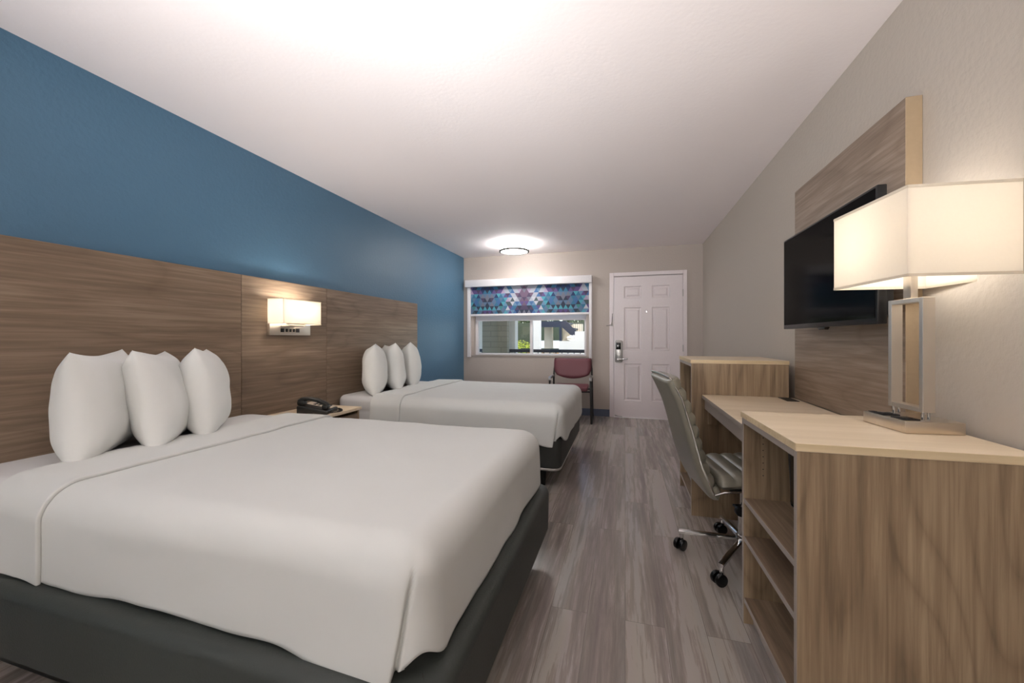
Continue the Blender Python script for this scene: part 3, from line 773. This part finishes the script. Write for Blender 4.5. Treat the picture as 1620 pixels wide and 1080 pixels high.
# ------------------------------------------------------------------ office chair
oc=thing('office_chair','silver grey channelled leather swivel chair with chrome base at the desk','office chair',(.585,2.285,0),math.radians(8))
def slab_ribbed(w,profile_pts,thick,ribs,n=10,depth=.010):
    """profile: centre line points (x,z); ribs bulge on the front side (normal side). width along y"""
    bm=tobm(); P=[Vector((p[0],0,p[1])) for p in profile_pts]
    # resample
    seg=[0]
    for a,b in zip(P[:-1],P[1:]): seg.append(seg[-1]+(b-a).length)
    Ltot=seg[-1]; m=ribs*n; pts=[]
    def at(s):
        for i in range(len(P)-1):
            if s<=seg[i+1]+1e-9:
                f=(s-seg[i])/(seg[i+1]-seg[i]); 
                # catmull
                p0=P[max(i-1,0)];p1=P[i];p2=P[i+1];p3=P[min(i+2,len(P)-1)]
                return .5*((2*p1)+(-p0+p2)*f+(2*p0-5*p1+4*p2-p3)*f*f+(-p0+3*p1-3*p2+p3)*f**3)
        return P[-1]
    for i in range(m+1): pts.append(at(Ltot*i/m))
    ny=14; top=[];bot=[]
    for i,p in enumerate(pts):
        t=(pts[min(i+1,m)]-pts[max(i-1,0)]).normalized(); nrm=Vector((-t.z,0,t.x))
        ph=(i%n)/n; rib=abs(math.sin(PI*i/n))**.55*depth
        e=i/m; endf=min(1,(min(e,1-e)*Ltot/.022)); endf=math.sqrt(max(0,1-(1-endf)**2))
        ra=[];rb=[]
        for j in range(ny+1):
            v=-1+2*j/ny; yy=math.copysign(abs(math.sin(v*PI/2)),v)*.35+v*.65; y=yy*w/2
            ef=math.sqrt(max(0,1-abs(yy)**8))
            ra.append(bm.verts.new(p+Vector((0,y,0))+nrm*((thick/2)*endf*ef+rib*ef*endf)))
            rb.append(bm.verts.new(p+Vector((0,y,0))-nrm*((thick/2)*endf*ef+.0001)))
        top.append(ra);bot.append(rb)
    for i in range(m):
        for j in range(ny):
            bm.faces.new((top[i][j],top[i+1][j],top[i+1][j+1],top[i][j+1]))
            bm.faces.new((bot[i][j],bot[i][j+1],bot[i+1][j+1],bot[i+1][j]))
        bm.faces.new((top[i][0],bot[i][0],bot[i+1][0],top[i+1][0])); bm.faces.new((top[i][ny],top[i+1][ny],bot[i+1][ny],bot[i][ny]))
    for i in (0,m):
        for j in range(ny): bm.faces.new((top[i][j],top[i][j+1],bot[i][j+1],bot[i][j]))
    return bm
bp=[(-.195,.385),(-.225,.43),(-.262,.52),(-.290,.62),(-.315,.72),(-.345,.82),(-.385,.91),(-.405,.95)]
bp=list(reversed(bp)); 
obj('backrest',slab_ribbed(.43,bp,.050,10,10,.019),M['leather'],oc,ang=50)
sp=[(.235,.455),(.20,.472),(.10,.472),(0,.466),(-.10,.460),(-.185,.452)]
sp=list(reversed(sp))
obj('seat',slab_ribbed(.45,sp,.055,6,10,.016),M['leather'],oc,ang=50)
bm=tobm()
for sgn in (-1,1):
    tube(bm,[(-.408,sgn*.205,.955),(-.36,sgn*.217,.86),(-.318,sgn*.217,.72),(-.27,sgn*.217,.54),(-.215,sgn*.217,.41),(-.17,sgn*.217,.425),(.0,sgn*.227,.442),(.2,sgn*.227,.448)],.0045,6)
tube(bm,[(-.412,y,.957+.004*math.cos(y*8)) for y in (-.205,-.1,0,.1,.205)],.0055,8)
obj('piping_frame',bm,M['chrome'],oc)
bm=tobm(); box(bm,-.10,.12,-.09,.09,.385,.435,.008); obj('tilt_mechanism',bm,M['black'],oc)
bm=tobm(); cyl(bm,(0,0,.12),(0,0,.39),.0145,n=20); cyl(bm,(0,0,.10),(0,0,.24),.024,n=24); obj('gas_column',bm,M['chrome'],oc)
bm=tobm(); cyl(bm,(-.045,-.06,.285),(-.045,-.09,.285),.024,n=20,bev=.004); cyl(bm,(-.045,.0,.285),(-.045,-.07,.285),.006); cyl(bm,(0,0,.285),(-.05,0,.285),.006); obj('tension_knob',bm,M['black'],oc)
bm=tobm(); cyl(bm,(0,0,.085),(0,0,.135),.034,n=28,bev=.004); obj('hub',bm,M['chrome'],oc)
def caster():
    bm=tobm(); r=.029
    for s in (-1,1): cyl(bm,(0,s*.008,r),(0,s*.027,r),r,n=26,bev=.005)
    return bm
angs=[172,238,308,20,97]
for a in angs:
    aa=math.radians(a)-math.radians(8); ca,sa=math.cos(aa),math.sin(aa)
    bm=tobm()
    tube(bm,[(ca*.025,sa*.025,.112),(ca*.16,sa*.16,.104),(ca*.285,sa*.285,.094),(ca*.305,sa*.305,.092)],.02,12,sq=(.011,.014))
    cyl(bm,(ca*.292,sa*.292,.060),(ca*.292,sa*.292,.098),.011,n=16)
    leg=obj('base_leg',bm,M['chrome'],oc)
    bm=tobm(); w=random.uniform(0,PI)
    cm=Matrix.Translation((ca*.292,sa*.292,0))@Matrix.Rotation(w,4,'Z')@Matrix.Translation((-.012,0,0))
    r=.029
    for s in (-1,1): cyl(bm,cm@Vector((0,s*.006,r)),cm@Vector((0,s*.026,r)),r,n=26,bev=.004)
    cyl(bm,cm@Vector((.012,0,.03)),cm@Vector((.012,0,.066)),.010,n=12)
    obj('caster',bm,M['black_gloss'],leg)

# ------------------------------------------------------------------ burgundy guest chair by the window
gc=thing('guest_armchair','burgundy vinyl armchair with black steel frame below the window','armchair',(-.725,5.555,0),math.radians(2))
def pad(w,h,t,n=16,curve=.02,bot=.0):
    bm=tobm(); G={}
    for s in (1,-1):
        for i in range(n+1):
            for j in range(n+1):
                u=2*i/n-1; v=2*j/n-1
                e=((1-abs(u)**6)*(1-abs(v)**6)); hh=t/2*max(0,e)**.4
                wz=v*h/2
                narrow=1-.16*max(0,-v)**2.2-.035*max(0,(v-.55)/.45)**1.5
                x=u*w/2*narrow
                if v<0: wz-=bot*(1-u*u)*(-v)
                y=s*hh+curve*u*u
                if i in(0,n) or j in(0,n):
                    if s==-1: G[(s,i,j)]=G[(1,i,j)]; continue
                    y=curve*u*u
                G[(s,i,j)]=bm.verts.new((x,-y,wz))
        for i in range(n):
            for j in range(n): bm.faces.new([G[(s,i,j)],G[(s,i+1,j)],G[(s,i+1,j+1)],G[(s,i,j+1)]])
    return bm
o=obj('backrest',pad(.54,.245,.06,bot=.05),M['burg'],gc,ang=180); o.location=(0,.20,.735); o.rotation_euler=(math.radians(-10),0,0)
bm=tobm(); box(bm,-.235,.235,-.235,.20,.435,.495,.022,3); obj('seat',bm,M['burg'],gc)
for s in (-1,1):
    X=s*.275
    bm=tobm(); tube(bm,[(X*.93,.245,.80),(X*.98,.235,.70),(X,.20,.60),(X,.10,.595),(X,-.14,.600),(X,-.185,.585),(X,-.205,.54),(X*1.02,-.225,.30),(X*1.04,-.245,.03),(X*1.04,-.235,.014),(X*1.04,-.20,.012),(X*1.04,.20,.012),(X*1.04,.245,.02),(X*1.02,.25,.10),(X,.20,.60)],.012,10,sq=(.013,.011))
    obj('side_frame',bm,M['black'],gc)
    bm=tobm(); tube(bm,[(X,.12,.612),(X,-.02,.615),(X,-.16,.613),(X,-.205,.598),(X,-.218,.575)],.02,12,sq=(.010,.019)); obj('armrest',bm,M['steel_dull'],gc)
bm=tobm(); 
for y in (-.18,.14): box(bm,-.285,.285,y-.012,y+.012,.415,.437,.003)
obj('cross_bar',bm,M['black'],gc)

# ------------------------------------------------------------------ outside
o=obj('ground',B(-40,30,YB+.18,60,-.2,-.02),M['ground'],smooth=False); o['kind']='structure'
o=obj('trim_3',B(-9,5,YB+.18,8.35,2.60,2.8),M['stucco'],smooth=False); o['kind']='structure'
# walkway railing
YR=7.45
rl=thing('railing','dark navy steel walkway railing outside the window','railing',(-1.2,YR,-.02))
obj('top_rail',B(-6,4,-.03,.03,.895,.955,.004),M['navy'],rl)
obj('bottom_rail',B(-6,4,-.015,.015,.09,.12),M['navy'],rl)
for k in range(60):
    x=-3.4+.115*k; obj('baluster',B(x-.008,x+.008,-.008,.008,.12,.895),M['navy'],rl,smooth=False)
p=obj('block_pillar',B(-2.569,-2.087,0,.15,0,2.62),M['block'],smooth=False,loc=(0,6.95,-.02)); tag(p,'khaki painted concrete block pillar outside the left window pane','pillar')
p=obj('white_post',B(-2.33,-2.10,0,.22,0,2.62),M['stucco'],smooth=False,loc=(0,7.55,-.02)); tag(p,'broad white post directly right of the khaki block pillar','post')
p=obj('white_wall',B(-4.9,-2.95,0,.2,0,2.62),M['stucco'],smooth=False,loc=(0,8.1,-.02)); tag(p,'white wall at the left edge of the window behind the pillar','wall')
p=obj('white_post',B(-2.55,-2.34,0,.25,0,3.4),M['stucco'],smooth=False,loc=(0,11,-.02)); tag(p,'tall white courtyard post just right of the window mullion','post')
p=obj('white_post',B(-2.44,-2.20,0,.25,0,1.60),M['cream'],smooth=False,loc=(0,12.2,-.02)); tag(p,'cream post under the stair landing outside','post')
# stair with landing
st=thing('outdoor_stair','dark navy steel stair and landing across the courtyard','stair',(-1.9,12,-.02))
def so(n,bm,m): return obj(n,bm,m,st,smooth=False)
so('landing_beam',B(-.72,.10,-.35,-.28,1.50,1.67),M['navy']); so('landing_deck',B(-.72,.10,-.28,1.2,1.62,1.68),M['navy'])
so('landing_post',B(.02,.09,-.34,-.27,0,1.50),M['navy'])
so('stringer',prism(tobm(),[(.10,1.68),(.10,1.50),(.36,1.26),(.95,.72),(1.05,.88),(.45,1.45),(.22,1.68)],'Y',-.35,-.30),M['navy'])
for k in range(5): so('stair_tread',B(.12+.17*k,.30+.17*k,-.30,.8,1.60-.16*k,1.63-.16*k),M['navy'])
for k in range(14): so('stair_baluster',B(.12+.062*k,.128+.062*k,-.33,-.32,1.62-.05*k,2.45-.05*k if k<14 else 2),M['navy'])
for k in range(9): so('landing_baluster',B(-.66+.085*k,-.652+.085*k,-.33,-.32,1.68,2.55),M['navy'])
so('stair_handrail',prism(tobm(),[(.10,2.55),(.10,2.48),(1.0,1.80),(1.0,1.87)],'Y',-.34,-.31),M['navy'])
so('landing_handrail',B(-.70,.10,-.34,-.31,2.5,2.56),M['navy'])
p=obj('stepped_wall',(lambda bm:prism(bm,[(-1.80,0),(.9,0),(.9,1.36),(-1.35,1.36),(-1.35,1.13),(-1.50,1.13),(-1.50,1.09),(-1.80,1.09)],'Y',0,.2))(tobm()),M['stucco'],smooth=False,loc=(0,11.1,-.02)); tag(p,'white stepped stair wall outside the right window pane','wall')
p=obj('cream_wall',B(-1.93,-1.3,0,.2,0,1.62),M['cream'],smooth=False,loc=(0,12.6,-.02)); tag(p,'cream wall in the shade under the outdoor stair','wall')
p=obj('low_fence',box(B(-3.1,-1.7,0,.05,.80,.86),-3.1,-1.7,0,.05,.1,.16),M['hedge'],smooth=False,loc=(0,11.8,-.02)); tag(p,'low dark rail behind the courtyard posts','fence')
p=obj('low_roof',prism(tobm(),rr2d(1.6,.5,.2,5,0,.25),'Y',0,1.2,.05),M['stucco'],loc=(-2.75,15.5,.55)); tag(p,'pale low roof beyond the cream post outside','roof')
p=obj('dark_fence',box(box(B(-9,0,0,.1,.0,.78),-9,0,0,.1,.95,1.05),-9,0,0,.1,.80,.84),M['hedge'],smooth=False,loc=(0,17.5,-.02)); tag(p,'dark slatted fence behind the bushes beyond the courtyard','fence')
def leafclump(name,loc,r,n,mat,ls,lab,cat,trunk=0,sq=1.,grp=None):
    t=thing(name,lab,cat,loc,0,grp); bm=tobm()
    for i in range(n):
        while True:
            q=Vector((random.uniform(-1,1),random.uniform(-1,1),random.uniform(-1,1)))
            if .25<q.length<1: break
        if noise.noise(q*2.2+Vector(loc))<-.18: continue
        q=Vector((q.x*r,q.y*r,q.z*r*sq+trunk+r*sq*.9))
        a=Matrix.Rotation(random.uniform(0,6.3),3,'Z')@Matrix.Rotation(random.uniform(-1.2,1.2),3,'X')
        l=ls*random.uniform(.6,1.3)
        vs=[bm.verts.new(q+a@Vector(p)) for p in ((-l*.5,0,0),(0,-l*.3,l*.05),(l*.6,0,0),(0,l*.3,l*.05))]
        bm.faces.new(vs)
    obj('foliage',bm,mat,t,smooth=False)
    bm=tobm()
    th=max(trunk,.1)
    cyl(bm,(0,0,0),(0,0,th+r*sq*.5),.06*r+.02,.04*r,10)
    for k in range(6):
        a=k*1.05; cyl(bm,(0,0,th*.8),(math.cos(a)*r*.6,math.sin(a)*r*.6,th+r*sq*(.8+.1*k)),.03*r+.01,.008,8)
    obj('trunk',bm,M['bark'],t); return t
leafclump('leafy_tree',(-6.6,21.8,-.02),2.2,9000,M['leaf'],.22,'broad dark green tree seen through the left pane','tree',trunk=.7,sq=.75)
leafclump('leafy_tree',(-3.4,27,-.02),2.2,6000,M['leaf'],.22,'green tree behind the landing of the outdoor stair','tree',trunk=1.0,sq=.6)
leafclump('round_bush',(-3.7,13.9,-.02),.62,3500,M['leaf_y'],.07,'bright yellow green bush below the dark tree','bush',trunk=.1,sq=.85)
leafclump('golden_shrub',(-2.86,12.95,-.02),.36,1800,M['leaf_o'],.06,'golden orange shrub between the two courtyard posts','shrub',trunk=.3,sq=.7)
leafclump('golden_shrub',(-2.6,15.2,-.02),.42,1800,M['leaf_o'],.06,'golden orange shrub right of the cream post','shrub',trunk=.2,sq=.7)
o=obj('hedge',prism(tobm(),rr2d(5.,1.9,.3,5,0,.95),'Y',0,1.0,.1),M['hedge'],loc=(-3.0,18.2,-.02)); tag(o,'dark clipped hedge under the outdoor landing','hedge')

# ------------------------------------------------------------------ lights
def point(name,loc,power,col,rad,parent=None):
    l=bpy.data.lights.new(name,'POINT'); l.energy=power; l.color=col; l.shadow_soft_size=rad
    o=bpy.data.objects.new(name,l); COL.objects.link(o); o.location=loc; return o
# fill globes added out of view behind the camera to brighten the room
def fill_globe(x,y,z,lab,p,r=.11):
    t=thing('fill_globe_light',lab,'wall lamp',(x,y,z),0,'added fill globes behind the camera')
    bm=tobm(); bmesh.ops.create_uvsphere(bm,u_segments=24,v_segments=14,radius=r,matrix=Matrix.Identity(4)); obj('globe',bm,M['globe'],t)
    return t
M['globe']=emis('fill_globe_glow',(1,.98,.96,1),60)
fill_globe(-1.75,-3.3,2.2,'added unseen fill globe behind the camera on the blue wall side',1,.14)
fill_globe(.45,-3.2,2.2,'added unseen fill globe behind the camera on the right wall side',1,.14)
def fill_uplighter(x,y,z,lab,power):  # unseen fill lamp, added to bounce light off the ceiling
    t=thing('fill_floor_uplighter',lab,'floor lamp',(x,y,0),0,'added fill lamps behind the camera')
    obj('lamp_foot',cyl(tobm(),(0,0,0),(0,0,.02),.14,n=32),M['nickel'],t)
    obj('pole',cyl(tobm(),(0,0,.02),(0,0,z-.08),.012,n=12),M['nickel'],t)
    bm=tobm(); cyl(bm,(0,0,z-.08),(0,0,z-.01),.06,.20,n=40); obj('bowl',bm,M['nickel'],t)
    l=bpy.data.lights.new('fill_uplighter_lamp','AREA'); l.shape='DISK'; l.size=.34; l.energy=power; l.color=(1,.985,.97)
    o=bpy.data.objects.new('fill_uplighter_lamp',l); COL.objects.link(o); o.location=(x,y,z+.005); o.rotation_euler=(PI+math.radians(-34),0,0); l.spread=math.radians(120)
fill_uplighter(-1.7,-1.1,1.16,'added unseen nickel fill lamp near the blue wall, turned up to the ceiling',12)
fill_uplighter(.45,-1.2,1.16,'added unseen nickel fill lamp near the right wall, turned up to the ceiling',12)
# unseen fill lamp added behind the camera, aimed up the room like flash
t=thing('swivel_fill_lamp','added unseen nickel fill lamp with a swivel head turned towards the window end','floor lamp',(-.75,-1.0,0))
obj('lamp_foot',cyl(tobm(),(0,0,0),(0,0,.02),.14,n=32),M['nickel'],t)
obj('pole',cyl(tobm(),(0,0,.02),(0,0,1.0),.012,n=12),M['nickel'],t)
tl_=math.radians(61); d=Vector((0,math.sin(tl_),math.cos(tl_))); p0=Vector((0,0,1.02))
bm=tobm(); cyl(bm,p0-d*.10,p0,.05,.20,n=40); obj('lamp_head',bm,M['nickel'],t)
l=bpy.data.lights.new('swivel_fill_light','AREA'); l.shape='DISK'; l.size=.34; l.energy=24; l.color=(1,.985,.97); l.spread=math.radians(80)
o=bpy.data.objects.new('swivel_fill_light',l); COL.objects.link(o); o.location=Vector((-.75,-1.0,0))+p0+d*.01; o.rotation_euler=(PI-tl_,0,0)
sun=bpy.data.lights.new('sun','SUN'); sun.energy=1.3; sun.angle=math.radians(.6); sun.color=(1,.95,.86)
so_=bpy.data.objects.new('sun',sun); COL.objects.link(so_); so_.rotation_euler=(math.radians(48),0,math.radians(38))
w=bpy.data.worlds.new('world'); SC.world=w; w.use_nodes=True; nt=w.node_tree
bg=nt.nodes['Background']; sk=nt.nodes.new('ShaderNodeTexSky')
try:
    sk.sky_type='NISHITA'; sk.sun_disc=False; sk.sun_elevation=math.radians(42); sk.sun_rotation=math.radians(140)
except Exception: pass
nt.links.new(sk.outputs[0],bg.inputs[0]); bg.inputs[1].default_value=.42

# ------------------------------------------------------------------ camera
cam=bpy.data.cameras.new('camera'); co=bpy.data.objects.new('camera',cam); COL.objects.link(co)
co.location=(0,0,CAMH); co.rotation_euler=(PI/2,0,YAW)
cam.sensor_fit='HORIZONTAL'; cam.sensor_width=36; cam.lens=FPX*36/1620
cam.shift_y=-5/1620; cam.clip_start=.05; cam.clip_end=200
SC.camera=co
SC.view_settings.view_transform='Standard'; SC.view_settings.look='None'; SC.view_settings.gamma=1; SC.view_settings.use_curve_mapping=False
SC.view_settings.exposure=.38
